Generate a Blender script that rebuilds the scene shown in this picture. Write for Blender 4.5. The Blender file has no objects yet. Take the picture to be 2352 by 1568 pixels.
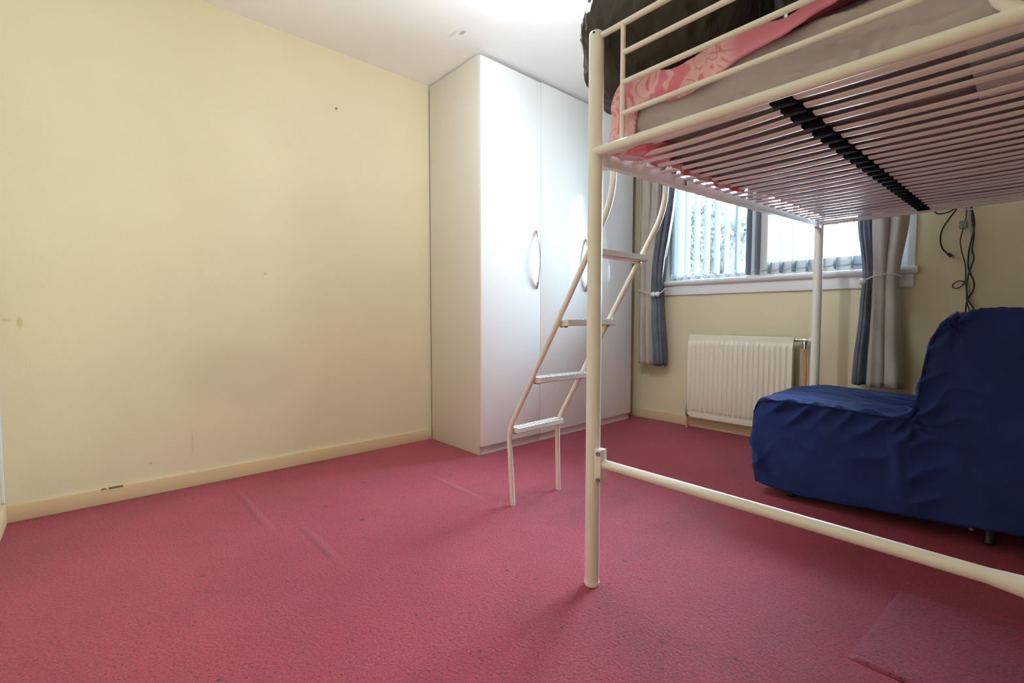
import bpy, bmesh, math, random
from mathutils import Vector, Matrix, noise
random.seed(7)
SC = bpy.context.scene
COL = SC.collection
PI = math.pi

# ------------------------------------------------------------------ camera
cam_d = bpy.data.cameras.new('camera')
cam = bpy.data.objects.new('camera', cam_d)
COL.objects.link(cam)
F_PX, YAW, PITCH = 1086.56, 0.8401, 0.0516
cam_d.sensor_width = 36.0
cam_d.lens = 36.0 * F_PX / 2352.0
cam_d.clip_start = 0.02
cam.location = (2.8137, -1.7502, 0.8471)
cam.rotation_euler = (PI / 2 - PITCH, 0, YAW)
SC.camera = cam

# ------------------------------------------------------------------ colour management
SC.view_settings.view_transform = 'Standard'
SC.view_settings.look = 'None'
SC.view_settings.gamma = 1.0
SC.view_settings.use_curve_mapping = False
SC.view_settings.exposure = 0.48

# ------------------------------------------------------------------ sky and light
W = bpy.data.worlds.new('overcast_sky')
SC.world = W
W.use_nodes = True
bg = W.node_tree.nodes['Background']
bg.inputs['Color'].default_value = (0.69, 0.85, 1.0, 1)
bg.inputs['Strength'].default_value = 70.0

pd = bpy.data.lights.new('window_portal', 'AREA')
pd.shape = 'RECTANGLE'
pd.size, pd.size_y = 1.6, 1.05
pd.cycles.is_portal = True
po = bpy.data.objects.new('window_portal', pd)
COL.objects.link(po)
po.location = (1.55, 1.96, 1.6)
po.rotation_euler = (-PI / 2, 0, 0)

LAMP_STRENGTH = 360.0     # bare bulb of the ceiling lamp, just above the frame
SC.cycles.max_bounces = 10
SC.cycles.diffuse_bounces = 7
SC.cycles.glossy_bounces = 4
SC.cycles.transparent_max_bounces = 12
SC.cycles.caustics_reflective = False
SC.cycles.caustics_refractive = False
SC.cycles.sample_clamp_indirect = 6.0

# ------------------------------------------------------------------ materials
def mat(name, col, rough=0.5, spec=0.5, metal=0.0, sheen=0.0, sheen_tint=(1, 1, 1), sheen_rough=0.5, coat=0.0):
    m = bpy.data.materials.new(name)
    m.use_nodes = True
    b = m.node_tree.nodes['Principled BSDF']
    b.inputs['Base Color'].default_value = (*col, 1)
    b.inputs['Roughness'].default_value = rough
    b.inputs['Specular IOR Level'].default_value = spec
    b.inputs['Metallic'].default_value = metal
    b.inputs['Sheen Weight'].default_value = sheen
    b.inputs['Sheen Tint'].default_value = (*sheen_tint, 1)
    b.inputs['Sheen Roughness'].default_value = sheen_rough
    b.inputs['Coat Weight'].default_value = coat
    b.inputs['Coat Roughness'].default_value = 0.04
    return m

def nodes(m):
    return m.node_tree.nodes, m.node_tree.links, m.node_tree.nodes['Principled BSDF']

def tex_noise(m, scale, detail=3.0, rough=0.5, dist=0.0, stretch=None):
    N, L, b = nodes(m)
    tc = N.new('ShaderNodeTexCoord')
    n = N.new('ShaderNodeTexNoise')
    n.inputs['Scale'].default_value = scale
    n.inputs['Detail'].default_value = detail
    n.inputs['Roughness'].default_value = rough
    n.inputs['Distortion'].default_value = dist
    if stretch:
        mp = N.new('ShaderNodeMapping')
        mp.inputs['Scale'].default_value = stretch
        L.new(tc.outputs['Object'], mp.inputs['Vector'])
        L.new(mp.outputs['Vector'], n.inputs['Vector'])
    else:
        L.new(tc.outputs['Object'], n.inputs['Vector'])
    return n

def ramp(m, src, stops, interp='LINEAR'):
    N, L, b = nodes(m)
    r = N.new('ShaderNodeValToRGB')
    r.color_ramp.interpolation = interp
    e = r.color_ramp.elements
    while len(e) < len(stops):
        e.new(0.5)
    for i, (p, c) in enumerate(stops):
        e[i].position = p
        e[i].color = (*c, 1)
    L.new(src, r.inputs['Fac'])
    return r

def bump(m, src, strength, dist, prev=None):
    N, L, b = nodes(m)
    u = N.new('ShaderNodeBump')
    u.inputs['Strength'].default_value = strength
    u.inputs['Distance'].default_value = dist
    L.new(src, u.inputs['Height'])
    if prev:
        L.new(prev.outputs['Normal'], u.inputs['Normal'])
    L.new(u.outputs['Normal'], b.inputs['Normal'])
    return u

def mixcol(m, fac, a, b_, mode='MIX'):
    N, L, b = nodes(m)
    x = N.new('ShaderNodeMix')
    x.data_type = 'RGBA'
    x.blend_type = mode
    for sock, v in ((x.inputs[0], fac), (x.inputs[6], a), (x.inputs[7], b_)):
        if hasattr(v, 'links'):
            L.new(v, sock)
        elif isinstance(v, (int, float)):
            sock.default_value = v
        else:
            sock.default_value = (*v, 1)
    return x.outputs[2]

def spot_mask(m, centre, radii):
    # 1 inside a small soft ellipsoid around centre (for marks, stains and painted seam shading)
    N, L, b = nodes(m)
    tc = N.new('ShaderNodeTexCoord')
    mp = N.new('ShaderNodeVectorMath'); mp.operation = 'SUBTRACT'
    mp.inputs[1].default_value = centre
    L.new(tc.outputs['Object'], mp.inputs[0])
    dv = N.new('ShaderNodeVectorMath'); dv.operation = 'DIVIDE'
    dv.inputs[1].default_value = radii
    L.new(mp.outputs[0], dv.inputs[0])
    ln = N.new('ShaderNodeVectorMath'); ln.operation = 'LENGTH'
    L.new(dv.outputs[0], ln.inputs[0])
    mr = N.new('ShaderNodeMapRange')
    mr.inputs['From Min'].default_value = 1.0
    mr.inputs['From Max'].default_value = 0.45
    mr.inputs['To Min'].default_value = 0.0
    mr.inputs['To Max'].default_value = 1.0
    L.new(ln.outputs['Value'], mr.inputs['Value'])
    return mr.outputs['Result']

def paint(name, col, marks=()):
    m = mat(name, col, rough=0.75, spec=0.25)
    N, L, b = nodes(m)
    n1 = tex_noise(m, 1.3, 4)
    c = ramp(m, n1.outputs['Fac'], [(0.3, tuple(x * 0.95 for x in col)), (0.7, tuple(min(1, x * 1.03) for x in col))]).outputs['Color']
    for centre, radii, mc, amt in marks:
        s = spot_mask(m, centre, radii)
        k = N.new('ShaderNodeMath'); k.operation = 'MULTIPLY'; k.inputs[1].default_value = amt
        L.new(s, k.inputs[0])
        c = mixcol(m, k.outputs[0], c, mc)
    L.new(c, b.inputs['Base Color'])
    n2 = tex_noise(m, 170, 3)
    bump(m, n2.outputs['Fac'], 0.18, 0.004)
    return m

CREAM = (0.75, 0.685, 0.475)
M = {}
M['wall'] = paint('cream_wall_paint', CREAM, [
    ((0, -0.618, 2.072), (0.05, 0.010, 0.010), (0.18, 0.12, 0.05), 0.9),
    ((0, -1.96, 0.825), (0.05, 0.012, 0.030), (0.55, 0.42, 0.12), 0.6),
    ((0, -2.00, 0.835), (0.05, 0.020, 0.010), (0.55, 0.42, 0.12), 0.4),
    ((0, -1.025, 1.082), (0.05, 0.008, 0.012), (0.50, 0.42, 0.25), 0.6),
    ((0, -1.38, 0.22), (0.05, 0.006, 0.08), (0.50, 0.44, 0.30), 0.35),
    ((0, -1.55, 0.15), (0.05, 0.010, 0.008), (0.42, 0.36, 0.22), 0.6),
    ((0, -1.15, 0.55), (0.05, 0.35, 0.22), (0.55, 0.48, 0.33), 0.28)])
M['ceiling'] = paint('white_ceiling_paint', (0.92, 0.92, 0.93), [
    ((0.643, -0.169, 2.4), (0.030, 0.016, 0.05), (0.45, 0.40, 0.30), 0.8),
    ((0.60, -0.20, 2.4), (0.06, 0.012, 0.05), (0.66, 0.62, 0.55), 0.5)])
M['skirting'] = mat('cream_gloss_skirting', (0.72, 0.58, 0.36), 0.35)
M['skirting_chip'] = mat('chipped_wood', (0.22, 0.15, 0.07), 0.8)
M['white_gloss'] = mat('white_gloss_paint', (0.82, 0.83, 0.85), 0.3)
M['upvc'] = mat('white_plastic', (0.85, 0.87, 0.90), 0.3)
M['cream_metal'] = mat('cream_powder_coat', (0.80, 0.785, 0.73), 0.38)
n = tex_noise(M['cream_metal'], 900, 2); bump(M['cream_metal'], n.outputs['Fac'], 0.06, 0.001)
M['rail_metal'] = mat('cream_powder_coat_rail', (0.86, 0.87, 0.87), 0.4)
M['steel'] = mat('zinc_steel', (0.28, 0.28, 0.28), 0.35, metal=1.0)
M['chrome'] = mat('chrome', (0.75, 0.75, 0.77), 0.12, metal=1.0)
M['nickel'] = mat('brushed_nickel_cap', (0.45, 0.38, 0.26), 0.35, metal=1.0)
M['door_gloss'] = mat('white_high_gloss', (0.86, 0.875, 0.875), 0.10, spec=0.14)
M['carcass'] = mat('white_foil_carcass', (0.68, 0.66, 0.60), 0.5)
M['hardboard'] = mat('brown_hardboard', (0.16, 0.07, 0.03), 0.7)
M['black_strap'] = mat('black_webbing', (0.004, 0.005, 0.008), 0.85, spec=0.1)
M['black_plastic'] = mat('black_plastic', (0.012, 0.012, 0.014), 0.4)
M['white_plastic'] = mat('white_cable_plastic', (0.62, 0.64, 0.64), 0.4)
M['grey_plastic'] = mat('grey_plastic', (0.25, 0.29, 0.28), 0.5)
M['copper'] = mat('painted_copper', (0.62, 0.33, 0.16), 0.35)
M['radiator'] = mat('cream_radiator_enamel', (0.85, 0.82, 0.70), 0.35)
M['radiator_dark'] = mat('grey_radiator_steel', (0.25, 0.26, 0.25), 0.6)
M['grip'] = mat('grey_anti_slip_dots', (0.42, 0.42, 0.42), 0.7)
M['white_bead'] = mat('white_bead', (0.85, 0.85, 0.85), 0.3)
M['cord'] = mat('pale_cord', (0.55, 0.55, 0.58), 0.7)

# carpet: deep red pile that turns lilac where it catches the window
STAINS = [(1.896, -1.038, 0.0086), (1.659, -1.083, 0.0064), (1.012, -1.499, 0.0093), (0.950, -0.922, 0.0142), (2.342, -0.582, 0.0098), (2.187, -0.664, 0.0089), (1.564, -1.549, 0.0093), (0.710, -0.985, 0.0127), (0.798, -1.105, 0.0071), (0.728, -0.325, 0.0091), (0.531, -0.726, 0.0116), (1.756, -0.700, 0.0073), (1.881, -0.388, 0.0118), (1.655, -0.733, 0.0095), (0.768, -0.573, 0.0084), (0.486, -0.595, 0.0091), (1.972, -0.813, 0.0062)]
SEAM_SHADE_AND_STAINS = [((0.49, -1.250, 0), (0.42, 0.010, 0.05), (0.16, 0.02, 0.03), 0.45), ((0.55, -1.225, 0), (0.40, 0.014, 0.05), (0.55, 0.16, 0.22), 0.25),  # carpet seams as dark lines, their lit edges painted as paler bands
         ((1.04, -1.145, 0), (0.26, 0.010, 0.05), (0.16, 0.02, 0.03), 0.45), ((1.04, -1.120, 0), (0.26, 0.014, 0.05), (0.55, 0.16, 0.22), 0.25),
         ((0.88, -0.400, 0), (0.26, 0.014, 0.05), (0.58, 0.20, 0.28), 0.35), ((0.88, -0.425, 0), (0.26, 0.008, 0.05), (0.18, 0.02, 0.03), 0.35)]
SEAM_SHADE_AND_STAINS += [((x, y, 0), (r, r * 0.8, 0.05), (0.03, 0.02, 0.022), 0.9) for x, y, r in STAINS]
def carpet(name, base, dark, sheen, spots=()):
    m = mat(name, base, 0.46, spec=0.5, sheen=sheen, sheen_tint=(0.80, 0.66, 0.86), sheen_rough=0.45)
    N, L, b = nodes(m)
    n1 = tex_noise(m, 1.6, 4, 0.6)
    big = ramp(m, n1.outputs['Fac'], [(0.35, tuple(x * 0.84 for x in base)), (0.65, tuple(x * 1.12 for x in base))]).outputs['Color']
    n2 = tex_noise(m, 125, 3, 0.7)
    fine = ramp(m, n2.outputs['Fac'], [(0.36, dark), (0.50, (1, 1, 1)), (0.66, (1.0, 1.0, 1.0))]).outputs['Color']
    c = mixcol(m, 0.75, big, fine, 'MULTIPLY')
    n4 = tex_noise(m, 170, 2, 0.6)
    fl = ramp(m, n4.outputs['Fac'], [(0.60, (0, 0, 0)), (0.72, (1, 1, 1))]).outputs['Color']
    c = mixcol(m, fl, c, tuple(min(1, x * 1.25 + 0.06) for x in base))
    n5 = tex_noise(m, 9.0, 2, 0.5)
    dots = ramp(m, n5.outputs['Fac'], [(0.775, (0, 0, 0)), (0.79, (1, 1, 1))]).outputs['Color']
    c = mixcol(m, dots, c, (0.06, 0.02, 0.02))
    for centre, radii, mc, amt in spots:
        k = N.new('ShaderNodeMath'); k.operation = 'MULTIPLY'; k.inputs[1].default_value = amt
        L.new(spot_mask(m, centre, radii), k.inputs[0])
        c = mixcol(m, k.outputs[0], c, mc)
    L.new(c, b.inputs['Base Color'])
    n3 = tex_noise(m, 115, 4, 0.75)
    u = bump(m, n3.outputs['Fac'], 0.9, 0.012)
    n6 = tex_noise(m, 2.2, 3, 0.5)
    bump(m, n6.outputs['Fac'], 0.5, 0.05, u)
    return m
M['carpet'] = carpet('red_carpet', (0.44, 0.034, 0.070), (0.30, 0.16, 0.18), 0.13, SEAM_SHADE_AND_STAINS)
M['carpet_patch'] = carpet('red_carpet_other_nap', (0.40, 0.040, 0.095), (0.26, 0.14, 0.18), 0.16)

def fabric(name, col, scale, var=0.12, bstr=0.25, **kw):
    m = mat(name, col, 0.9, spec=0.15, **kw)
    N, L, b = nodes(m)
    n1 = tex_noise(m, scale, 4, 0.6)
    c = ramp(m, n1.outputs['Fac'], [(0.3, tuple(x * (1 - var) for x in col)), (0.7, tuple(min(1, x * (1 + var)) for x in col))]).outputs['Color']
    L.new(c, b.inputs['Base Color'])
    n2 = tex_noise(m, 700, 2)
    bump(m, n2.outputs['Fac'], bstr, 0.002)
    return m
M['navy'] = fabric('navy_cotton', (0.020, 0.040, 0.165), 6, 0.15, 0.3, sheen=0.25, sheen_tint=(0.35, 0.5, 1.0))
M['navy_seam'] = fabric('navy_piping', (0.010, 0.024, 0.095), 8, 0.1, 0.3)
M['sheet'] = fabric('grey_sheet', (0.50, 0.44, 0.455), 5, 0.08, 0.25)
M['mattress_under'] = fabric('dark_mauve_ticking', (0.34, 0.275, 0.31), 7, 0.10, 0.25)
M['mattress_panel'] = fabric('grey_ticking_panel', (0.50, 0.48, 0.52), 7, 0.06, 0.25)
M['curtain_light'] = fabric('stone_curtain_cloth', (0.47, 0.435, 0.385), 9, 0.06, 0.3)
M['curtain_dark'] = fabric('slate_satin_curtain', (0.10, 0.115, 0.155), 14, 0.25, 0.25)
M['curtain_dark'].node_tree.nodes['Principled BSDF'].inputs['Roughness'].default_value = 0.42
M['curtain_dark'].node_tree.nodes['Principled BSDF'].inputs['Specular IOR Level'].default_value = 0.6

def duvet_mat():
    m = mat('pink_printed_cotton', (0.8, 0.3, 0.33), 0.85, spec=0.2, sheen=0.2)
    N, L, b = nodes(m)
    n1 = tex_noise(m, 6.5, 2.0, 0.45, 1.6)
    c = ramp(m, n1.outputs['Fac'], [(0.0, (0.72, 0.20, 0.29)), (0.40, (0.76, 0.24, 0.33)), (0.415, (0.80, 0.48, 0.52)), (0.47, (0.82, 0.52, 0.56)),
                                    (0.485, (0.66, 0.24, 0.30)), (0.50, (0.82, 0.52, 0.56)), (0.565, (0.80, 0.48, 0.52)), (0.58, (0.76, 0.17, 0.25)), (1.0, (0.72, 0.20, 0.29))]).outputs['Color']
    # printed side fades to plain pink towards the foot (a flat print with its own edge)
    tc = N.new('ShaderNodeTexCoord'); sx = N.new('ShaderNodeSeparateXYZ')
    L.new(tc.outputs['Object'], sx.inputs[0])
    mr = N.new('ShaderNodeMapRange')
    mr.inputs['From Min'].default_value = 2.26; mr.inputs['From Max'].default_value = 2.30
    L.new(sx.outputs['X'], mr.inputs['Value'])
    c = mixcol(m, mr.outputs['Result'], c, (0.70, 0.25, 0.35))
    L.new(c, b.inputs['Base Color'])
    n2 = tex_noise(m, 500, 2)
    bump(m, n2.outputs['Fac'], 0.15, 0.002)
    return m
M['duvet'] = duvet_mat()

def bag_mat():
    m = mat('black_bin_liner', (0.052, 0.046, 0.036), 0.55, spec=0.2)
    n1 = tex_noise(m, 9, 5, 0.6, 0.6, (1, 1, 0.45))
    bump(m, n1.outputs['Fac'], 0.35, 0.04)
    return m
M['bag'] = bag_mat()

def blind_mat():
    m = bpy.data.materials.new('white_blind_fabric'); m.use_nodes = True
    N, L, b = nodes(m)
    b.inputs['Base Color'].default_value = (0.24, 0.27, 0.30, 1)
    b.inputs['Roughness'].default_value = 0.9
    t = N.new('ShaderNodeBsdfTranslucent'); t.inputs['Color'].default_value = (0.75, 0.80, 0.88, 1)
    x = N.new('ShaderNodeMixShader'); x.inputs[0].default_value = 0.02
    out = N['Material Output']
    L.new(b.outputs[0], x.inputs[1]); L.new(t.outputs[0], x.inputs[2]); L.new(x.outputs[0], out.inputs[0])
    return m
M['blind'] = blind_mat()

def glass_mat():
    m = bpy.data.materials.new('clear_glass'); m.use_nodes = True
    N, L, b = nodes(m)
    t = N.new('ShaderNodeBsdfTransparent'); t.inputs['Color'].default_value = (0.95, 0.98, 0.98, 1)
    g = N.new('ShaderNodeBsdfGlossy'); g.inputs['Roughness'].default_value = 0.02
    f = N.new('ShaderNodeFresnel'); f.inputs['IOR'].default_value = 1.45
    x = N.new('ShaderNodeMixShader'); out = N['Material Output']
    L.new(f.outputs[0], x.inputs[0]); L.new(t.outputs[0], x.inputs[1]); L.new(g.outputs[0], x.inputs[2]); L.new(x.outputs[0], out.inputs[0])
    return m
M['glass'] = glass_mat()

def bulb_mat():
    m = bpy.data.materials.new('glowing_bulb'); m.use_nodes = True
    N, L, b = nodes(m)
    b.inputs['Base Color'].default_value = (1, 0.9, 0.75, 1)
    b.inputs['Emission Color'].default_value = (0.93, 0.98, 1.05, 1)
    b.inputs['Emission Strength'].default_value = LAMP_STRENGTH
    return m
M['bulb'] = bulb_mat()
M['twig'] = mat('grey_twig_bark', (0.012, 0.012, 0.011), 0.9)
M['leaf'] = mat('dusty_green_leaf', (0.011, 0.014, 0.011), 0.9)
n = tex_noise(M['leaf'], 9, 4, 0.7)
r_ = ramp(M['leaf'], n.outputs['Fac'], [(0.3, (0.003, 0.004, 0.003)), (0.7, (0.011, 0.014, 0.012))])
M['leaf'].node_tree.links.new(r_.outputs['Color'], M['leaf'].node_tree.nodes['Principled BSDF'].inputs['Base Color'])
M['lawn'] = mat('lawn', (0.05, 0.09, 0.03), 1.0)

# ------------------------------------------------------------------ mesh helpers
class MB:
    def __init__(s):
        s.bm = bmesh.new()
    def box(s, lo, hi, bev=0.0, rot=None, seg=2):
        r = bmesh.ops.create_cube(s.bm, size=1.0)
        vs = r['verts']
        c = [(a + b) / 2 for a, b in zip(lo, hi)]
        d = [abs(b - a) for a, b in zip(lo, hi)]
        for v in vs:
            v.co = Vector((v.co.x * d[0], v.co.y * d[1], v.co.z * d[2]))
            if rot is not None:
                v.co = rot @ v.co
            v.co += Vector(c)
        if bev > 0:
            es = list({e for v in vs for e in v.link_edges})
            bmesh.ops.bevel(s.bm, geom=es, offset=bev, segments=seg, affect='EDGES', profile=0.6)
        return s
    def tube(s, pts, r, n=12, cap=True, closed=False, flat=1.0):
        pts = [Vector(p) for p in pts]
        k = len(pts)
        rr = r if isinstance(r, (list, tuple)) else [r] * k
        tang = []
        for i in range(k):
            a = pts[(i - 1) % k] if (i > 0 or closed) else pts[i]
            b = pts[(i + 1) % k] if (i < k - 1 or closed) else pts[i]
            tang.append((b - a).normalized())
        up = Vector((0, 0, 1)) if abs(tang[0].z) < 0.9 else Vector((0, 1, 0))
        u = tang[0].cross(up).normalized()
        rings = []
        for i in range(k):
            t = tang[i]
            u = (u - t * u.dot(t)).normalized()
            w = t.cross(u)
            rings.append([s.bm.verts.new(pts[i] + (u * math.cos(2 * PI * j / n) + w * math.sin(2 * PI * j / n) * flat) * rr[i]) for j in range(n)])
        for i in range(k if closed else k - 1):
            a, b = rings[i], rings[(i + 1) % k]
            for j in range(n):
                s.bm.faces.new((a[j], a[(j + 1) % n], b[(j + 1) % n], b[j]))
        if cap and not closed:
            s.bm.faces.new(rings[0][::-1]); s.bm.faces.new(rings[-1])
        return s
    def lathe(s, prof, centre, axis='Z', n=20):
        c = Vector(centre)
        rings = []
        for (r, h) in prof:
            ring = []
            for j in range(n):
                a = 2 * PI * j / n
                p = Vector((r * math.cos(a), r * math.sin(a), h))
                if axis == 'X': p = Vector((p.z, p.x, p.y))
                if axis == 'Y': p = Vector((p.y, p.z, p.x))
                ring.append(s.bm.verts.new(c + p))
            rings.append(ring)
        for a, b in zip(rings, rings[1:]):
            for j in range(n):
                s.bm.faces.new((a[j], a[(j + 1) % n], b[(j + 1) % n], b[j]))
        s.bm.faces.new(rings[0][::-1]); s.bm.faces.new(rings[-1])
        return s
    def grid(s, fn, nu, nv, closed_u=False):
        g = [[s.bm.verts.new(fn(i / (nu - 1 if not closed_u else nu), j / (nv - 1))) for i in range(nu)] for j in range(nv)]
        for j in range(nv - 1):
            for i in range(nu - (0 if closed_u else 1)):
                k = (i + 1) % nu
                s.bm.faces.new((g[j][i], g[j][k], g[j + 1][k], g[j + 1][i]))
        return s
    def sphere(s, c, r, sub=2, scale=(1, 1, 1)):
        q = bmesh.ops.create_icosphere(s.bm, subdivisions=sub, radius=r)
        for v in q['verts']:
            v.co = Vector((v.co.x * scale[0], v.co.y * scale[1], v.co.z * scale[2])) + Vector(c)
        return s
    def build(s, name, m, parent=None, smooth=True, angle=40, fix=True):
        if fix:
            bmesh.ops.recalc_face_normals(s.bm, faces=s.bm.faces)
        me = bpy.data.meshes.new(name)
        s.bm.to_mesh(me); s.bm.free()
        for mm in (m if isinstance(m, (list, tuple)) else [m]):
            me.materials.append(mm)
        if smooth:
            me.polygons.foreach_set('use_smooth', [True] * len(me.polygons))
            me.set_sharp_from_angle(angle=math.radians(angle))
        o = bpy.data.objects.new(name, me)
        COL.objects.link(o)
        if parent is not None:
            attach(o, parent)
        return o

def world_loc(p):
    v = Vector((0, 0, 0))
    while p is not None:
        v += p.location
        p = p.parent
    return v

def attach(o, parent):
    # geometry is written in room coordinates; parents are unrotated, so shift back by the parent's place
    o.parent = parent
    o.location = o.location - world_loc(parent)

def tag(o, label, cat, group=None):
    o['label'] = label; o['category'] = cat
    if group: o['group'] = group
    return o

def thing(name, label, cat, loc, group=None):
    o = bpy.data.objects.new(name, None)
    o.empty_display_size = 0.05
    COL.objects.link(o)
    o.location = loc
    return tag(o, label, cat, group)

def struct(name, mb, m, **kw):
    o = mb.build(name, m, **kw)
    o['kind'] = 'structure'
    return o

def bez(pts, per=8):
    # Catmull-Rom through points
    P = [Vector(p) for p in pts]
    P = [P[0] * 2 - P[1]] + P + [P[-1] * 2 - P[-2]]
    out = []
    for i in range(1, len(P) - 2):
        a, b, c, d = P[i - 1:i + 3]
        for k in range(per):
            t = k / per
            out.append(0.5 * ((2 * b) + (c - a) * t + (2 * a - 5 * b + 4 * c - d) * t * t + (3 * b - a - 3 * c + d) * t ** 3))
    out.append(P[-2])
    return out

def round_path(pts, r, seg=6):
    # polyline with rounded corners of radius about r
    P = [Vector(p) for p in pts]
    out = [P[0]]
    for i in range(1, len(P) - 1):
        a = (P[i - 1] - P[i]); b = (P[i + 1] - P[i])
        ra = min(r, a.length * 0.45, b.length * 0.45)
        s_, e_ = P[i] + a.normalized() * ra, P[i] + b.normalized() * ra
        for k in range(seg + 1):
            t = k / seg
            out.append(s_ * (1 - t) ** 2 + P[i] * 2 * t * (1 - t) + e_ * t * t)
    out.append(P[-1])
    return out

def fbm(x, y, z, s):
    return noise.noise(Vector((x * s, y * s, z * s))) + 0.5 * noise.noise(Vector((x * s * 2.1 + 7, y * s * 2.1, z * s * 2.1))) + 0.25 * noise.noise(Vector((x * s * 4.3, y * s * 4.3 + 3, z * s * 4.3)))

# ------------------------------------------------------------------ room shell
H = 2.4
XR, YN, YF = 3.02, -2.04, 1.7325
WX0, WX1, WZ0, WZ1 = 0.80, 2.31, 1.10, 2.12      # window opening
T = 0.26

fl = struct('floor', MB().box((-0.12, YN - 0.12, -0.12), (XR + 0.12, YF + 0.12, 0)), M['carpet'], smooth=False)
# a separate off-cut of carpet let into the corner by the bed, its edge standing a little proud
mb = MB()
def patch(u, v):
    x0 = 2.525 + 0.03 * v
    x = x0 + (3.02 - x0) * u
    y = -0.37 + 0.468 * v
    e = min(u * (3.02 - x0), v * 0.47, (1 - v) * 0.47)
    z = 0.001 + 0.010 * min(1, e / 0.014) - 0.003 * min(1, max(0, e - 0.03) / 0.10) + 0.0012 * noise.noise(Vector((x * 20, y * 20, 0)))
    return Vector((x, y, z))
mb.grid(patch, 60, 60)
cp = mb.build('carpet_patch', M['carpet_patch'], fl)
cp['label'] = 'separate square of carpet with darker nap and a raised edge'

struct('ceiling', MB().box((-0.12, YN - 0.12, H), (XR + 0.12, YF + T, H + 0.12)), M['ceiling'], smooth=False)
struct('wall_left', MB().box((-0.12, YN - 0.12, 0), (0, YF + T, H)), M['wall'], smooth=False)
struct('wall_near', MB().box((0, YN - 0.12, 0), (XR + 0.12, YN, H)), M['wall'], smooth=False)
struct('wall_right', MB().box((XR, YN, 0), (XR + 0.12, YF + T, H)), M['wall'], smooth=False)
mb = MB()
mb.box((0, YF, 0), (WX0, YF + T, H)); mb.box((WX1, YF, 0), (XR, YF + T, H))
mb.box((WX0, YF, 0), (WX1, YF + T, WZ0)); mb.box((WX0, YF, WZ1), (WX1, YF + T, H))
struct('wall_far', mb, M['wall'], smooth=False)

# skirting boards
bl = struct('baseboard_left', MB().box((0, YN + 0.001, 0), (0.016, 0.008, 0.072), 0.004), M['skirting'])
c = MB().box((0.012, -1.705, 0.0655), (0.0175, -1.655, 0.0735)).box((0.012, -1.73, 0.067), (0.0172, -1.715, 0.0732)).build('paint_chip', M['skirting_chip'], bl)
c['label'] = 'bare brown chip in the cream paint'
struct('baseboard_near', MB().box((0.017, YN, 0), (XR, YN + 0.016, 0.085), 0.004), M['skirting'])
struct('baseboard_far', MB().box((0.001, YF - 0.016, 0), (XR, YF, 0.072), 0.004), M['skirting'])
struct('baseboard_right', MB().box((XR - 0.016, YN + 0.017, 0), (XR, YF - 0.017, 0.072), 0.004), M['skirting'])
# white corner bead at the near left corner
struct('trim_1', MB().box((0.0, YN, 0.086), (0.010, YN + 0.012, H), 0.003), M['white_gloss'])

# ------------------------------------------------------------------ window
win = MB()
win.box((WX0, YF + 0.10, WZ1 - 0.06), (WX1, YF + 0.17, WZ1), 0.006)
win.box((WX0, YF + 0.10, WZ0), (WX1, YF + 0.17, WZ0 + 0.075), 0.006)
win.box((WX0, YF + 0.10, WZ0 + 0.07), (WX0 + 0.06, YF + 0.17, WZ1 - 0.05), 0.006)
win.box((WX1 - 0.06, YF + 0.10, WZ0 + 0.07), (WX1, YF + 0.17, WZ1 - 0.05), 0.006)
w1 = struct('window_1', win, M['upvc'])
MB().box((1.40, YF + 0.095, WZ0 + 0.07), (1.475, YF + 0.172, WZ1 - 0.055), 0.006).build('mullion', M['upvc'], w1)
mb = MB()
SX0, SX1, SZ0, SZ1 = 1.476, WX1 - 0.061, WZ0 + 0.076, WZ1 - 0.061
mb.box((SX0, YF + 0.085, SZ0), (SX0 + 0.055, YF + 0.15, SZ1), 0.006); mb.box((SX1 - 0.055, YF + 0.085, SZ0), (SX1, YF + 0.15, SZ1), 0.006)
mb.box((SX0 + 0.05, YF + 0.085, SZ0), (SX1 - 0.05, YF + 0.15, SZ0 + 0.055), 0.006); mb.box((SX0 + 0.05, YF + 0.085, SZ1 - 0.055), (SX1 - 0.05, YF + 0.15, SZ1), 0.006)
sash = mb.build('opening_sash', M['upvc'], w1)
MB().box((SX0 + 0.045, YF + 0.125, SZ0 + 0.045), (SX1 - 0.045, YF + 0.129, SZ1 - 0.045)).build('pane', M['glass'], sash, smooth=False)
MB().box((WX0 + 0.055, YF + 0.14, WZ0 + 0.072), (1.402, YF + 0.144, WZ1 - 0.055)).build('pane', M['glass'], w1, smooth=False)
# sill board with a bullnose and apron
sill = MB()
prof = [(YF + 0.10, 1.101), (YF + 0.10, 1.134), (YF - 0.040, 1.132), (YF - 0.052, 1.127), (YF - 0.057, 1.115), (YF - 0.052, 1.101), (YF - 0.042, 1.094), (YF - 0.001, 1.092), (YF - 0.001, 1.101)]
def sillx(s, x0, x1):
    a = [s.bm.verts.new((x0, y, z)) for y, z in prof]; b = [s.bm.verts.new((x1, y, z)) for y, z in prof]
    n_ = len(prof)
    for i in range(n_):
        s.bm.faces.new((a[i], a[(i + 1) % n_], b[(i + 1) % n_], b[i]))
    s.bm.faces.new(a[::-1]); s.bm.faces.new(b)
sillx(sill, 0.765, 2.348)
sill.build('window_sill', M['white_gloss'], w1)
MB().box((0.775, YF - 0.020, 1.020), (2.330, YF - 0.0005, 1.0925), 0.003).build('apron', M['white_gloss'], w1)
mb = MB()
mb.box((WX1 - 0.012, YF - 0.012, 1.134), (WX1 + 0.022, YF + 0.10, WZ1 + 0.02), 0.003)
mb.box((WX0 - 0.022, YF - 0.012, 1.134), (WX0 + 0.012, YF + 0.10, WZ1 + 0.02), 0.003)
mb.box((WX0 + 0.012, YF - 0.012, WZ1 - 0.012), (WX1 - 0.012, YF + 0.10, WZ1 + 0.02), 0.003)
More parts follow.
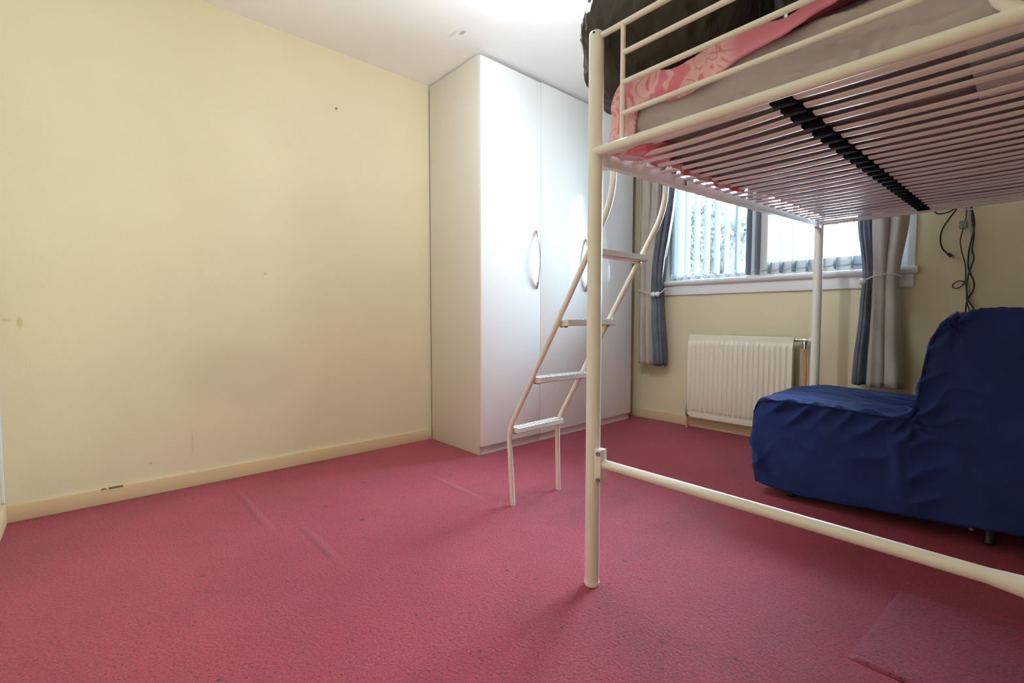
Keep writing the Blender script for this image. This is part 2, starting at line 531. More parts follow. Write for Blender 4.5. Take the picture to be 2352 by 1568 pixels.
mb.build('reveal_lining', M['white_gloss'], w1)

# ------------------------------------------------------------------ outside
g = struct('ground', MB().box((-9, 2.2, -0.62), (9, 12, -0.5)), M['lawn'], smooth=False)

def twigs(mb, base, direction, length, rad, depth, spread=0.55, n=6):
    p = Vector(base); d = Vector(direction).normalized()
    pts = [p.copy()]; k = 4
    for i in range(k):
        d = (d + Vector((random.uniform(-1, 1), random.uniform(-1, 1), random.uniform(-0.6, 0.8))) * 0.14).normalized()
        p = p + d * length / k
        pts.append(p.copy())
    mb.tube(pts, [rad * (1 - 0.55 * i / k) for i in range(k + 1)], n=n if depth > 1 else 3, cap=False)
    if depth > 0:
        for c in range(random.choice((3, 4))):
            q = pts[random.randint(2, k)]
            nd = (d + Vector((random.uniform(-1, 1), random.uniform(-1, 1), random.uniform(-0.5, 0.9))) * spread * 1.5).normalized()
            twigs(mb, q, nd, length * random.uniform(0.55, 0.8), rad * 0.5, depth - 1, spread, n)

bush = thing('garden_bush', 'large dense grey-green bush outside behind the left window pane', 'bush', (-0.75, 5.3, -0.5))
st = MB()
for i in range(9):
    twigs(st, (-0.85 + random.uniform(-0.6, 0.6), 5.3 + random.uniform(-0.2, 0.2), -0.5), (random.uniform(-0.3, 0.3), random.uniform(-0.2, 0.2), 1), 1.25, 0.022, 4, 0.5, 5)
o = st.build('stem', M['twig'], bush, fix=False); o['kind'] = 'stuff'
cb = MB()
for (cx_, cz_, rx_, rz_) in ((-1.25, 0.9, 0.62, 1.35), (-0.75, 1.15, 0.60, 1.40), (-0.28, 0.95, 0.52, 1.40), (-0.95, 1.75, 0.55, 0.85), (-0.45, 1.75, 0.50, 0.75)):
    q = bmesh.ops.create_icosphere(cb.bm, subdivisions=5, radius=1.0)
    for v in q['verts']:
        d = v.co.normalized()
        v.co = Vector((cx_ + d.x * rx_, 5.35 + d.y * 0.42, cz_ + d.z * rz_)) + d * (0.16 * noise.noise(d * 4 + Vector((cx_ * 7, 0, 0))) + 0.09 * noise.noise(d * 11) + 0.05 * noise.noise(d * 25))
        v.co.z = max(v.co.z, -0.49)
o = cb.build('inner_foliage', M['leaf'], bush, fix=False); o['kind'] = 'stuff'
lf = bmesh.new()
for i in range(16000):
    a = random.uniform(0, 2 * PI); rr = random.random() ** 0.6; h = random.uniform(-0.3, 2.55)
    wd = 0.98 if h < 2.0 else 0.98 * max(0.25, (2.75 - h) / 0.75)
    c = Vector((-0.80 + math.cos(a) * rr * wd, 5.3 + math.sin(a) * rr * 0.6, h + 0.25 * noise.noise(Vector((a * 2, rr, 0)))))
    if noise.noise(c * 2.6) < -0.22: continue
    q = Matrix.Rotation(random.uniform(0, 6.28), 3, Vector((random.uniform(-1, 1), random.uniform(-1, 1), random.uniform(-1, 1))).normalized())
    s_ = random.uniform(0.016, 0.032)
    lf.faces.new([lf.verts.new(c + q @ Vector(p) * s_) for p in ((-1.4, 0, 0), (0, -0.7, 0.2), (1.4, 0, 0), (0, 0.7, 0.2))])
me = bpy.data.meshes.new('foliage'); lf.to_mesh(me); lf.free(); me.materials.append(M['leaf'])
o = bpy.data.objects.new('foliage', me); COL.objects.link(o); attach(o, bush); o['kind'] = 'stuff'

for (bx, by, hh, lab) in ((-0.45, 8.3, 0.80, 'bare winter tree with thin branches outside behind the middle of the window'),
                          (0.75, 9.6, 0.62, 'distant bare winter tree low outside behind the right side of the window')):
    t = thing('bare_tree', lab, 'tree', (bx, by, -0.5))
    b_ = MB()
    b_.tube([(bx, by, -0.5), (bx + 0.03, by, 0.2), (bx, by, 1.5)], [0.06, 0.05, 0.03], n=8, cap=False)
    for i in range(4):
        twigs(b_, (bx, by, 1.0 + 0.15 * i), (random.uniform(-0.9, 0.9), random.uniform(-0.5, 0.5), 0.8), hh * 0.8, 0.02, 4, 0.6, 5)
    b_.build('branches', M['twig'], t, fix=False)

# ------------------------------------------------------------------ vertical blind
bx = [0.799, 0.876, 0.941, 1.02, 1.1, 1.177, 1.252, 1.328, 1.407, 1.467, 1.544, 1.622, 1.699, 1.779, 1.859, 1.933, 2.025, 2.10, 2.18]
bx = [x + (0.035 if i == 0 else 0) for i, x in enumerate(bx)]
bl = thing('vertical_blind', 'white vertical slat blind hanging in front of the window', 'blind', (1.5, YF + 0.045, 1.14))
MB().box((WX0 + 0.02, YF + 0.02, 2.06), (WX1 - 0.02, YF + 0.07, 2.10), 0.004).build('headrail', M['upvc'], bl)
bb = []
for i, x in enumerate(bx):
    t_ = i / (len(bx) - 1)
    ph = math.radians(-5 + 10 * t_ + random.uniform(-3, 3))
    d = Vector((-math.sin(ph), math.cos(ph), 0)) * 0.0445
    d = d * (0.87 if i == 0 else 1.0)
    nrm = Vector((d.y, -d.x, 0)).normalized()
    c0 = Vector((x, YF + 0.045, 0))
    zb = 1.147 + random.uniform(-0.003, 0.003)
    mb = MB()
    def sl(u, v, c0=c0, d=d, nrm=nrm, zb=zb):
        return c0 + d * (2 * u - 1) + nrm * 0.005 * (1 - (2 * u - 1) ** 2) + Vector((0, 0, zb + (2.065 - zb) * v))
    mb.grid(sl, 6, 4)
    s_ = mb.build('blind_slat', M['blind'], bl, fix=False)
    R_ = Matrix.Rotation(math.atan2(d.y, d.x), 3, 'Z')
    MB().box(c0 + Vector((-0.038, -0.002, zb + 0.002)), c0 + Vector((0.038, 0.002, zb + 0.040)), 0.001, rot=R_).build('weight', M['upvc'], s_)
    bb.append((c0 + d * 0.9 + Vector((0, 0, zb + 0.028)), c0 - d * 0.9 + Vector((0, 0, zb + 0.028))))
for e in (1,):
    for a, b in zip(bb, bb[1:]):
        p, q = a[e], b[e]
        MB().tube([p.lerp(q, k / 10) - Vector((0, 0, 0.022 * math.sin(PI * k / 10))) for k in range(11)], 0.0014, n=5).build('bead_chain', M['grey_plastic'], bl)

# ------------------------------------------------------------------ curtains
def curtain(name, label, levels, folds, amp, y0, seam):
    # levels: (z, x_left, x_seam, x_right); cloth split at the seam into two differently coloured panels
    t = thing(name, label, 'curtain', ((levels[0][1] + levels[0][3]) / 2, y0, levels[-1][0]))
    zs = [l[0] for l in levels]
    def at(z):
        for a, b in zip(levels, levels[1:]):
            if b[0] <= z <= a[0]:
                k = (a[0] - z) / (a[0] - b[0]); k = k * k * (3 - 2 * k)
                return [a[i] * (1 - k) + b[i] * k for i in (1, 2, 3)]
        return levels[-1][1:]
    top, bot = zs[0], zs[-1]
    def fn(u0, u1):
        def f(u, v):
            z = top + (bot - top) * v
            xa, xm, xb = at(z)
            g_ = u0 + (u1 - u0) * u
            x = xa + (xm - xa) * g_ / 0.5 if g_ <= 0.5 else xm + (xb - xm) * (g_ - 0.5) / 0.5
            tie = abs(z - 1.05)
            am = amp * (0.45 + 0.55 * min(1, tie / 0.35))
            wv = math.sin(2 * PI * folds * g_ + 0.6 + 0.5 * math.sin(z * 2.3)) + 0.35 * math.sin(2 * PI * folds * 2.3 * g_ + z * 1.5)
            y = y0 + am * wv + 0.006 * fbm(x, 0, z, 6)
            return Vector((x + 0.010 * math.cos(2 * PI * folds * g_ + 0.6), y, z + 0.006 * math.sin(g_ * 17)))
        return f
    for (u0, u1, m, lab) in seam:
        mb = MB(); mb.grid(fn(u0, u1), 46, 46)
        o = mb.build('curtain_panel', m, t, fix=False, angle=80)
        md = o.modifiers.new('thickness', 'SOLIDIFY'); md.thickness = 0.004
        # turned hem
        o['label'] = lab
    return t
YC = YF - 0.105
curtain('curtain', 'stone curtain with slate satin edge left of the window beside the wardrobe',
        [(2.16, 0.59, 0.83, 1.00), (1.88, 0.595, 0.80, 0.925), (1.05, 0.605, 0.728, 0.828), (0.90, 0.605, 0.738, 0.835), (0.462, 0.600, 0.765, 0.868)], 4.5, 0.022, YC,
        [(0.0, 0.5, M['curtain_light'], 'stone coloured cloth panel'), (0.5, 1.0, M['curtain_dark'], 'slate blue satin edge')])
curtain('curtain', 'stone curtain with slate satin edge right of the window behind the blue chair',
        [(2.16, 2.02, 2.09, 2.36), (1.42, 2.078, 2.128, 2.305), (1.065, 2.118, 2.154, 2.270), (0.92, 2.108, 2.150, 2.278), (0.447, 2.082, 2.130, 2.305)], 4.0, 0.024, YC,
        [(0.0, 0.5, M['curtain_dark'], 'slate blue satin edge'), (0.5, 1.0, M['curtain_light'], 'stone coloured cloth panel')])
t = thing('curtain_pole', 'white curtain pole above the window hidden behind the loft bed', 'curtain pole', (1.45, YC, 2.18))
MB().tube([(0.58, YC, 2.185), (2.5, YC, 2.185)], 0.013, n=14).build('pole', M['white_gloss'], t)
for x in (0.66, 2.42):
    MB().box((x - 0.012, YC, 2.165), (x + 0.012, YF - 0.0005, 2.175)).build('bracket', M['white_gloss'], t)

# curtain tiebacks
t = thing('curtain_tieback', 'pale cord tieback with two white beads round the left curtain', 'tieback', (0.72, YC, 1.03))
yt = YC - 0.052
MB().tube(bez([(0.600, YC + 0.04, 1.072), (0.612, yt + 0.02, 1.070), (0.66, yt, 1.058), (0.735, yt - 0.004, 1.037), (0.80, yt - 0.006, 1.027), (0.842, yt, 1.040), (0.852, yt + 0.03, 1.066), (0.85, YC + 0.04, 1.075)]), 0.0042, n=8).build('cord', M['cord'], t)
for x in (0.776, 0.812):
    MB().sphere((x, yt - 0.010, 1.026), 0.0185, 3).build('bead', M['white_bead'], t)
t = thing('curtain_tieback', 'pale cord tieback with one white bead round the right curtain', 'tieback', (2.2, YC, 1.05))
MB().tube(bez([(2.285, YC + 0.04, 1.060), (2.292, yt + 0.02, 1.072), (2.255, yt - 0.004, 1.086), (2.20, yt - 0.006, 1.083), (2.150, yt - 0.008, 1.066), (2.128, yt - 0.004, 1.052), (2.112, yt + 0.02, 1.052), (2.105, YC + 0.03, 1.06)]), 0.0042, n=8).build('cord', M['cord'], t)
MB().sphere((2.124, yt - 0.014, 1.050), 0.019, 3).build('bead', M['white_bead'], t)

# ------------------------------------------------------------------ radiator
RX0, RX1, RZ0, RZ1, RY = 1.040, 1.758, 0.100, 0.716, YF - 0.098
rad = thing('radiator', 'cream panel radiator fixed to the wall below the window', 'radiator', ((RX0 + RX1) / 2, YF - 0.05, RZ0))
nr = 20; pitch = (RX1 - RX0 - 0.03) / nr
def radf(u, v):
    x = RX0 + (RX1 - RX0) * u; z = RZ0 + (RZ1 - RZ0) * v
    k = (x - RX0 - 0.015) / pitch
    inside = 0 <= k <= nr
    fr = k - math.floor(k)
    hgt = min(1, max(0, (z - RZ0 - 0.035) / 0.02)) * min(1, max(0, (RZ1 - 0.045 - z) / 0.02))
    gro = (math.exp(-((fr - 0.5) / 0.17) ** 2)) if inside else 0
    ed = min(x - RX0, RX1 - x, z - RZ0, RZ1 - z)
    return Vector((x, RY - 0.012 * hgt * (1 - gro) + (0.010 if ed < 1e-4 else 0), z))
mb = MB()
NU = nr * 12 + 1
zsv = [0, 0.008, 0.05, 0.06, 0.07, 0.08, 0.095, 0.5, 0.86, 0.885, 0.90, 0.915, 0.93, 0.945, 0.992, 1]
g_ = [[mb.bm.verts.new(radf(i / (NU - 1), z)) for i in range(NU)] for z in zsv]
for j in range(len(zsv) - 1):
    for i in range(NU - 1):
        mb.bm.faces.new((g_[j][i], g_[j][i + 1], g_[j + 1][i + 1], g_[j + 1][i]))
mb.build('front_panel', M['radiator'], rad, fix=False, angle=60)
MB().box((RX0 + 0.002, RY + 0.010, RZ0 + 0.003), (RX1 - 0.002, RY + 0.020, RZ1 - 0.003)).build('back_panel', M['radiator'], rad)
mb = MB()
mb.tube([(RX0 + 0.02, RY + 0.012, RZ0 - 0.004), (RX1 - 0.02, RY + 0.012, RZ0 - 0.004)], 0.010, n=8)
mb.build('bottom_seam', M['radiator'], rad)
fins = MB()
for i in range(48):
    x = RX0 + 0.03 + i * (RX1 - RX0 - 0.06) / 47
    fins.box((x - 0.001, RY + 0.02, RZ0 + 0.05), (x + 0.001, RY + 0.062, RZ1 - 0.03))
o = fins.build('convector_fins', M['radiator_dark'], rad, smooth=False); o['kind'] = 'stuff'
mb = MB()
for x in (RX0 + 0.12, RX1 - 0.12):
    MB().box((x - 0.015, RY + 0.02, RZ0 + 0.1), (x + 0.015, YF - 0.0005, RZ1 - 0.08)).build('wall_bracket', M['radiator_dark'], rad)
yv = RY + 0.03
o = MB().lathe([(0.014, 0), (0.014, 0.02), (0.010, 0.022), (0.010, 0.045), (0.015, 0.047), (0.015, 0.068), (0.010, 0.07), (0.010, 0.08)], (RX1 - 0.002, yv, 0.700), 'X', 14).build('supply_valve', M['chrome'], rad)
MB().lathe([(0.011, -0.045), (0.011, -0.02), (0.016, -0.018), (0.016, 0.0)], (RX1 + 0.055, yv, 0.690), 'Z', 14).build('valve_nut', M['chrome'], o)
o2 = MB().lathe([(0.012, 0), (0.018, 0.004), (0.020, 0.012), (0.020, 0.03), (0.016, 0.036)], (RX1 + 0.078, yv, 0.700), 'X', 16).build('valve_knob', M['white_bead'], rad)
o2['label'] = 'white plastic valve knob'
MB().tube(round_path([(RX1 + 0.055, yv, 0.65), (RX1 + 0.062, yv, 0.52), (RX1 + 0.062, yv, 0.0)], 0.1), 0.0095, n=10).build('supply_pipe', M['copper'], rad)
MB().tube([(RX1 + 0.085, yv + 0.015, 0.60), (RX1 + 0.085, yv + 0.015, 0.0)], 0.007, n=10).build('second_pipe', M['skirting'], rad)
mb = MB()
mb.lathe([(0.010, 0), (0.013, 0.01), (0.013, 0.05), (0.009, 0.055), (0.009, 0.09)], (RX0 - 0.016, yv, 0.09), 'Z', 12)
mb.tube([(RX0 - 0.016, yv, 0.115), (RX0 + 0.01, yv, 0.115)], 0.009, n=10)
mb.build('return_valve', M['nickel'], rad)
MB().lathe([(0.009, 0.0), (0.011, 0.004), (0.011, 0.03), (0.008, 0.036)], (RX0 - 0.016, yv, 0.18), 'Z', 12).build('valve_cap', M['skirting'], rad)
MB().tube([(RX0 - 0.016, yv, 0.0), (RX0 - 0.016, yv, 0.095)], 0.0075, n=10).build('return_pipe', M['copper'], rad)

# ------------------------------------------------------------------ wardrobes
WD, WTOP = 0.569, 2.388
def wardrobe(y0, y1, doors, label):
    t = thing('wardrobe', label, 'wardrobe', (0.29, (y0 + y1) / 2, 0), 'white gloss wardrobes in a row')
    x0, x1 = 0.014, WD - 0.019
    for a in (y0, y1 - 0.018):
        MB().box((x0, a, 0), (x1 + (0.0), a + 0.018, WTOP), 0.001).build('side_panel', M['carcass'], t)
    MB().box((x0 + 0.004, y0 + 0.018, WTOP - 0.02), (x1, y1 - 0.018, WTOP - 0.001)).build('top_panel', M['carcass'], t)
    MB().box((x0 + 0.004, y0 + 0.018, 0.055), (x1, y1 - 0.018, 0.073)).build('bottom_panel', M['carcass'], t)
    MB().box((0.004, y0 + 0.004, 0.02), (0.0135, y1 - 0.004, WTOP - 0.03)).build('back_panel', M['hardboard'], t)
    MB().box((x1 - 0.016, y0 + 0.019, 0.0), (x1 - 0.001, y1 - 0.019, 0.054), 0.001).build('plinth', M['white_gloss'], t)
    for (a, b, hy, dz) in doors:
        d = MB().box((x1 + 0.002, a + 0.0022, 0.056), (WD, b - 0.0022, WTOP - 0.002 - dz), 0.0012).build('door', M['door_gloss'], t)
        zs = [1.037 + (1.415 - 1.037) * k / 20 for k in range(21)]
        hb = MB()
        pts = []
        for k, z in enumerate(zs):
            q = math.sin(PI * k / 20)
            pts.append((WD + 0.002 + 0.030 * q ** 0.75, hy, z))
        hb.tube(pts, 0.0062, n=10, flat=0.75)
        h_ = hb.build('handle', M['chrome'], d)
    return t
wardrobe(0.012, 0.516, [(0.012, 0.518, 0.479, 0.006)], 'single-door white gloss wardrobe, the unit nearest the cream wall corner')
wardrobe(0.518, 1.583, [(0.520, 1.045, 0.987, 0.0), (1.047, 1.583, 1.098, 0.0)], 'double-door white gloss wardrobe, the unit nearest the window')
for w in [o for o in COL.objects if o.name.startswith('handle')]:
    cap = MB()
    hy = 0
    # nickel end caps sit on the handle's two ends
    pts = [w.matrix_world @ v.co for v in w.data.vertices]
    off = world_loc(w)
    ys = [v.co.y for v in w.data.vertices]; yc = (min(ys) + max(ys)) / 2
    for za, zb in ((1.035, 1.078), (1.374, 1.417)):
        zc = [za + (zb - za) * k / 6 for k in range(7)]
        cp_ = []
        for z in zc:
            k = min(1, max(0, (z - 1.037) / (1.415 - 1.037)))
            cp_.append((WD + 0.002 + 0.030 * math.sin(PI * k) ** 0.75, yc, z))
        MBc = MB().tube(cp_, 0.0072, n=10, flat=0.8)
        bpy_o = MBc.build('handle_cap', M['nickel'], None)
        # a handle is already a sub-part of its door, so its caps join the handle's own mesh
        w.data.materials.append(M['nickel']) if len(w.data.materials) < 2 else None
        bm = bmesh.new(); bm.from_mesh(w.data)
        n0 = len(bm.faces)
        bm.from_mesh(bpy_o.data)
        bm.faces.ensure_lookup_table()
        for f in bm.faces[n0:]:
            f.material_index = 1
        bm.to_mesh(w.data); bm.free()
        bpy.data.objects.remove(bpy_o)

# ------------------------------------------------------------------ loft bed
NL, NR, FL, FR = (1.893, -0.584), (2.872, -0.584), (1.940, 1.420), (2.910, 1.420)
def zt(y):                                     # the bed deck rises a little towards the window
    return 0.050 * (y + 0.584) / 2.004
bed = thing('loft_bed', 'cream metal loft bed with slatted base standing on tall tube posts', 'bed', (NL[0], NL[1], 0))
def post(p, top, r=0.0225):
    x, y = p
    o = MB().lathe([(r, 0.012), (r, top - 0.012), (r * 0.93, top - 0.005), (r * 0.7, top - 0.001), (r * 0.3, top)], (x, y, 0), 'Z', 28).build('post', M['cream_metal'], bed)
    MB().lathe([(r * 1.05, 0), (r * 1.10, 0.006), (r * 1.05, 0.013)], (x, y, 0), 'Z', 24).build('foot_cap', M['white_bead'], o)
    return o
p0 = post(NL, 1.700)
post(NR, 1.700)
post(FL, 1.42, 0.0235); post(FR, 1.42, 0.0235)
# bolt hole near the top of the near post, facing the camera
dirc = (Vector((2.81 - 0.55, -1.75, 0)) - Vector((NL[0], NL[1], 0))).normalized()
hole = Vector((NL[0], NL[1], 1.688)) + dirc * 0.0222
MB().tube([hole - dirc * 0.002, hole + dirc * 0.0012], 0.0035, n=12).build('bolt_hole', M['black_plastic'], p0)

def rail(name, a, b, r, m=M['cream_metal'], n=16):
    pts = [Vector(a).lerp(Vector(b), k / 6) for k in range(7)]
    ends = [pts[0]] + pts + [pts[-1]]
    rr = [r * 0.6] + [r] * 7 + [r * 0.6]
    d = (pts[1] - pts[0]).normalized() * 0.003
    ends[0] = ends[0] - d; ends[-1] = ends[-1] + d
    return MB().tube(ends, rr, n=n).build(name, m, bed)
yn = NL[1]
rail('end_rail', (NL[0] + 0.006, yn - 0.010, 1.343), (NR[0], yn, 1.346), 0.0140)
rail('guard_rail', (NL[0] + 0.022, yn, 1.682), (NR[0] - 0.02, yn, 1.690), 0.0085)
for z, r in ((1.601, 0.0075), (1.518, 0.0075), (1.431, 0.0075)):
    rail('guard_bar', (1.990, yn, z), (2.748, yn, z + 0.004), r)
MB().tube([(1.988, yn, 1.352), (1.988, yn, 1.680)], 0.0072, n=12).build('baluster', M['cream_metal'], bed)
MB().tube(round_path([(2.760, yn, 1.690), (2.745, yn, 1.42), (2.742, yn, 1.385), (2.775, yn, 1.350)], 0.04), 0.011, n=12).build('baluster', M['cream_metal'], bed)
# low stretcher of the near end, bolted through plates
lb = rail('stretcher', (NL[0] + 0.030, yn, 0.396), (NR[0] - 0.040, yn, 0.392), 0.0140)
def plate(x, s, zc, y=yn):
    o = MB().box((min(x, x + s * 0.024), y - 0.019, zc - 0.052), (max(x, x + s * 0.024), y + 0.013, zc + 0.052), 0.003).build('bracket_plate', M['cream_metal'], bed)
    for dz in (-0.041, 0.040):
        q = Vector((x + s * 0.017, y - 0.019, zc + dz))
        MB().lathe([(0.007, 0.0), (0.007, 0.004), (0.0045, 0.006)], (q.x, q.y - 0.006, q.z), 'Y', 10).build('bolt', M['steel'], o)
plate(NL[0] + 0.0195, 1, 0.390); plate(NR[0] - 0.0205, -1, 0.390)
# flared end of the stretcher at the right post
MB().tube([(NR[0] - 0.10, yn, 0.392), (NR[0] - 0.06, yn, 0.391), (NR[0] - 0.036, yn, 0.388)], [0.0145, 0.018, 0.026], n=16).build('flared_end', M['cream_metal'], bed)
# side rails: box section with a ledge
def side(a, b, sgn):
    A = Vector((a[0], a[1] + 0.02, 1.329 + zt(a[1]))); B = Vector((b[0], b[1] - 0.02, 1.329 + zt(b[1])))
    d = (B - A); u = d.normalized(); w = Vector((0, 0, 1)).cross(u).normalized(); v = u.cross(w)
    mb = MB()
    def bx4(o0, o1, h0, h1):
        ring = []
        for P in (A, B):
            ring.append([mb.bm.verts.new(P + w * o + v * h) for o, h in ((o0, h0), (o1, h0), (o1, h1), (o0, h1))])
        for i in range(4):
            mb.bm.faces.new((ring[0][i], ring[0][(i + 1) % 4], ring[1][(i + 1) % 4], ring[1][i]))
        mb.bm.faces.new(ring[0][::-1]); mb.bm.faces.new(ring[1])
    bx4(-0.012, 0.012, -0.018, 0.017)
    o = mb.build('side_rail', M['rail_metal'], bed, smooth=False)
    return o, A, u, w
sr, A, u, w = side(NL, FL, 1)
side(NR, FR, -1)
for s_ in (0.48,):
    q = A + u * s_ + Vector((0.0142, 0, 0.0))
    MB().lathe([(0.0075, 0), (0.0075, 0.003), (0.004, 0.004)], (q.x, q.y, q.z), 'X', 10).build('bolt', M['steel'], sr)
for (p, s1) in ((NL, 1), (FL, -1)):
    MB().box((p[0] - 0.012, min(p[1] + s1 * 0.018, p[1] + s1 * 0.066), 1.306 + zt(p[1])), (p[0] + 0.0165, max(p[1] + s1 * 0.018, p[1] + s1 * 0.066), 1.362 + zt(p[1])), 0.002).build('corner_bracket', M['rail_metal'], bed)
rail('far_end_rail', (FL[0], FL[1], 1.385), (FR[0], FR[1], 1.387), 0.0125)
rail('far_stretcher', (FL[0], FL[1], 0.392), (FR[0], FR[1], 0.392), 0.0140)

# slats: each in two halves plugged into a black strap along the middle
ys = [-0.548, -0.478, -0.410, -0.330, -0.243, -0.168, -0.092, -0.016]
while ys[-1] < 1.34:
    ys.append(ys[-1] + 0.0775)
def xl(y): return NL[0] + (FL[0] - NL[0]) * (y - NL[1]) / 2.004
def xr(y): return NR[0] + (FR[0] - NR[0]) * (y - NR[1]) / 2.004
XM = 2.402
for i, y in enumerate(ys):
    zb = 1.335 + zt(y)
    wy = 0.0170
    jit = random.uniform(-0.002, 0.002)
    for (x0, x1, left) in ((xl(y) + 0.016, XM - 0.016, True), (XM + 0.016, xr(y) - 0.016, False)):
        sag = random.uniform(0.0, 0.004) + (0.006 if left and i in (1, 2, 3) else 0)
        NXs = 11
        def sp(u_, v_, x0=x0, x1=x1, y=y, zb=zb, sag=sag, jit=jit):
            a = 2 * PI * u_
            x = x0 + (x1 - x0) * v_
            ca, sa = math.cos(a), math.sin(a)
            yy = wy * (abs(ca) ** 0.8) * (1 if ca >= 0 else -1)
            zz = 0.0032 * (abs(sa) ** 0.8) * (1 if sa >= 0 else -1)
            arch = -0.002 * (yy / wy) ** 2
            bow = -sag * math.sin(PI * v_) 
            return Vector((x, y + yy + jit * math.sin(PI * v_), zb + zz + bow - arch + 0.004))
        mb = MB(); mb.grid(sp, 14, NXs, closed_u=True)
        bmesh.ops.holes_fill(mb.bm, edges=[e for e in mb.bm.edges if e.is_boundary])
        mb.build('slat', M['rail_metal'], bed, angle=60)
    MB().box((XM - 0.024, y - wy - 0.003, zb - 0.003), (XM + 0.024, y + wy + 0.003, zb + 0.0115), 0.003).build('slat_holder', M['black_strap'], bed)
mb = MB()
def stf(u_, v_):
    y = -0.575 + (1.40 + 0.575) * v_
    return Vector((XM - 0.017 + 0.034 * u_, y, 1.344 + zt(y)))
mb.grid(stf, 3, 60)
o = mb.build('centre_strap', M['black_strap'], bed, fix=False)
md = o.modifiers.new('thickness', 'SOLIDIFY'); md.thickness = 0.003

# ------------------------------------------------------------------ ladder
lad = thing('ladder', 'cream metal ladder with four ridged treads hooked on the side of the loft bed', 'ladder', (1.26, -0.2, 0))
L0, L1 = -0.351, -0.050
def stile(y):
    xo = 1.870 if y < -0.2 else 1.877
    zr = 1.352 + zt(y)
    sh = 0.0 if y < -0.2 else 0.028
    pts = round_path([(1.258, y, 0.0), (1.232 + sh * 0.6, y, 0.335), (1.765 + sh, y, 1.228), (1.788 + sh, y, 1.31), (1.790 + sh, y, zr + 0.05), (1.84 + sh * 0.6, y, zr + 0.068)], 0.06, 7)
    MB().tube(pts, 0.0115, n=16).build('stile', M['cream_metal'], lad)
    # hook plate over the side rail
    xs = xl(y)
    MB().box((1.80 + sh, y - 0.012, zr + 0.062), (xs + 0.020, y + 0.012, zr + 0.068), 0.001).box((xs + 0.0165, y - 0.012, zr - 0.012), (xs + 0.021, y + 0.012, zr + 0.064), 0.001).build('hook', M['cream_metal'], lad)
stile(L0); stile(L1)
def tread(z, xa, xb):
    mb = MB()
    # tread top and rounded front edge, from the near stile to the far one
    y0, y1 = L0 + 0.012, L1 + 0.010
    dx = (xb - xa)
    n_ = 10
    prof_ = []
    hw = 0.029
    for (px, pz) in ((hw, 0.0), (hw, -0.020), (hw - 0.004, -0.024), (-hw + 0.004, -0.024), (-hw, -0.020), (-hw, -0.003), (-hw + 0.003, 0.0)):
        prof_.append((px, pz))
    rings = []
    for k in range(2):
        y = (y0, y1)[k]
        xc = (xa, xb)[k]
        rings.append([mb.bm.verts.new((xc + px, y, z + pz)) for px, pz in prof_])
    m_ = len(prof_)
    for i in range(m_):
        mb.bm.faces.new((rings[0][i], rings[0][(i + 1) % m_], rings[1][(i + 1) % m_], rings[1][i]))
    mb.bm.faces.new(rings[0][::-1]); mb.bm.faces.new(rings[1])
    t_ = mb.build('tread', M['cream_metal'], lad, angle=30)
    rd = MB()
    for k in range(12):
        y = y0 + 0.02 + (y1 - y0 - 0.04) * k / 11
        xc = xa + dx * k / 11
        for q in range(7):
            x = xc - 0.021 + 0.007 * q
            rd.box((x - 0.0024, y - 0.0055, z - 0.001), (x + 0.0024, y + 0.0055, z + 0.0022), 0.0012, seg=1)
    o = rd.build('grip_pattern', M['grip'], t_); o['kind'] = 'stuff'
    for y in (L0 + 0.028, L1 - 0.010):
        xc = xa if y < -0.2 else xb
        MB().box((xc - 0.026, y - 0.011, z - 0.031), (xc + 0.004, y + 0.011, z - 0.0235), 0.001).build('tread_bracket', M['nickel'], t_)
for z, xa, xb in ((0.352, 1.258, 1.252), (0.592, 1.392, 1.404), (0.836, 1.542, 1.552), (1.098, 1.700, 1.708)):
    tread(z, xa, xb)

# ------------------------------------------------------------------ mattress
mat_t = thing('mattress', 'grey sheeted mattress lying on the slats of the loft bed', 'mattress', (2.4, 0.4, 1.345))
MX0, MX1, MY0, MY1, MZ0, MZ1 = 1.988, 2.835, -0.518, 1.398, 1.352, 1.508
def slab(u, v, x0, x1, y0, y1, z0, z1, r):
    pass
mb = MB()
bmesh.ops.create_cube(mb.bm, size=1)
for v in mb.bm.verts:
    v.co = Vector(((MX0 + MX1) / 2 + v.co.x * (MX1 - MX0), (MY0 + MY1) / 2 + v.co.y * (MY1 - MY0), (MZ0 + MZ1) / 2 + v.co.z * (MZ1 - MZ0)))
bmesh.ops.bevel(mb.bm, geom=list(mb.bm.edges), offset=0.028, segments=4, affect='EDGES', profile=0.5)
for v in mb.bm.verts:
    v.co.z += zt(v.co.y)
core = mb.build('mattress_core', [M['mattress_under'], M['mattress_panel']], mat_t, angle=60)
MB().box((2.70, -0.50, 1.3505), (2.80, -0.20, 1.355), 0.001, rot=Matrix.Rotation(-0.02, 3, 'X')).build('pale_panel', M['mattress_panel'], mat_t)
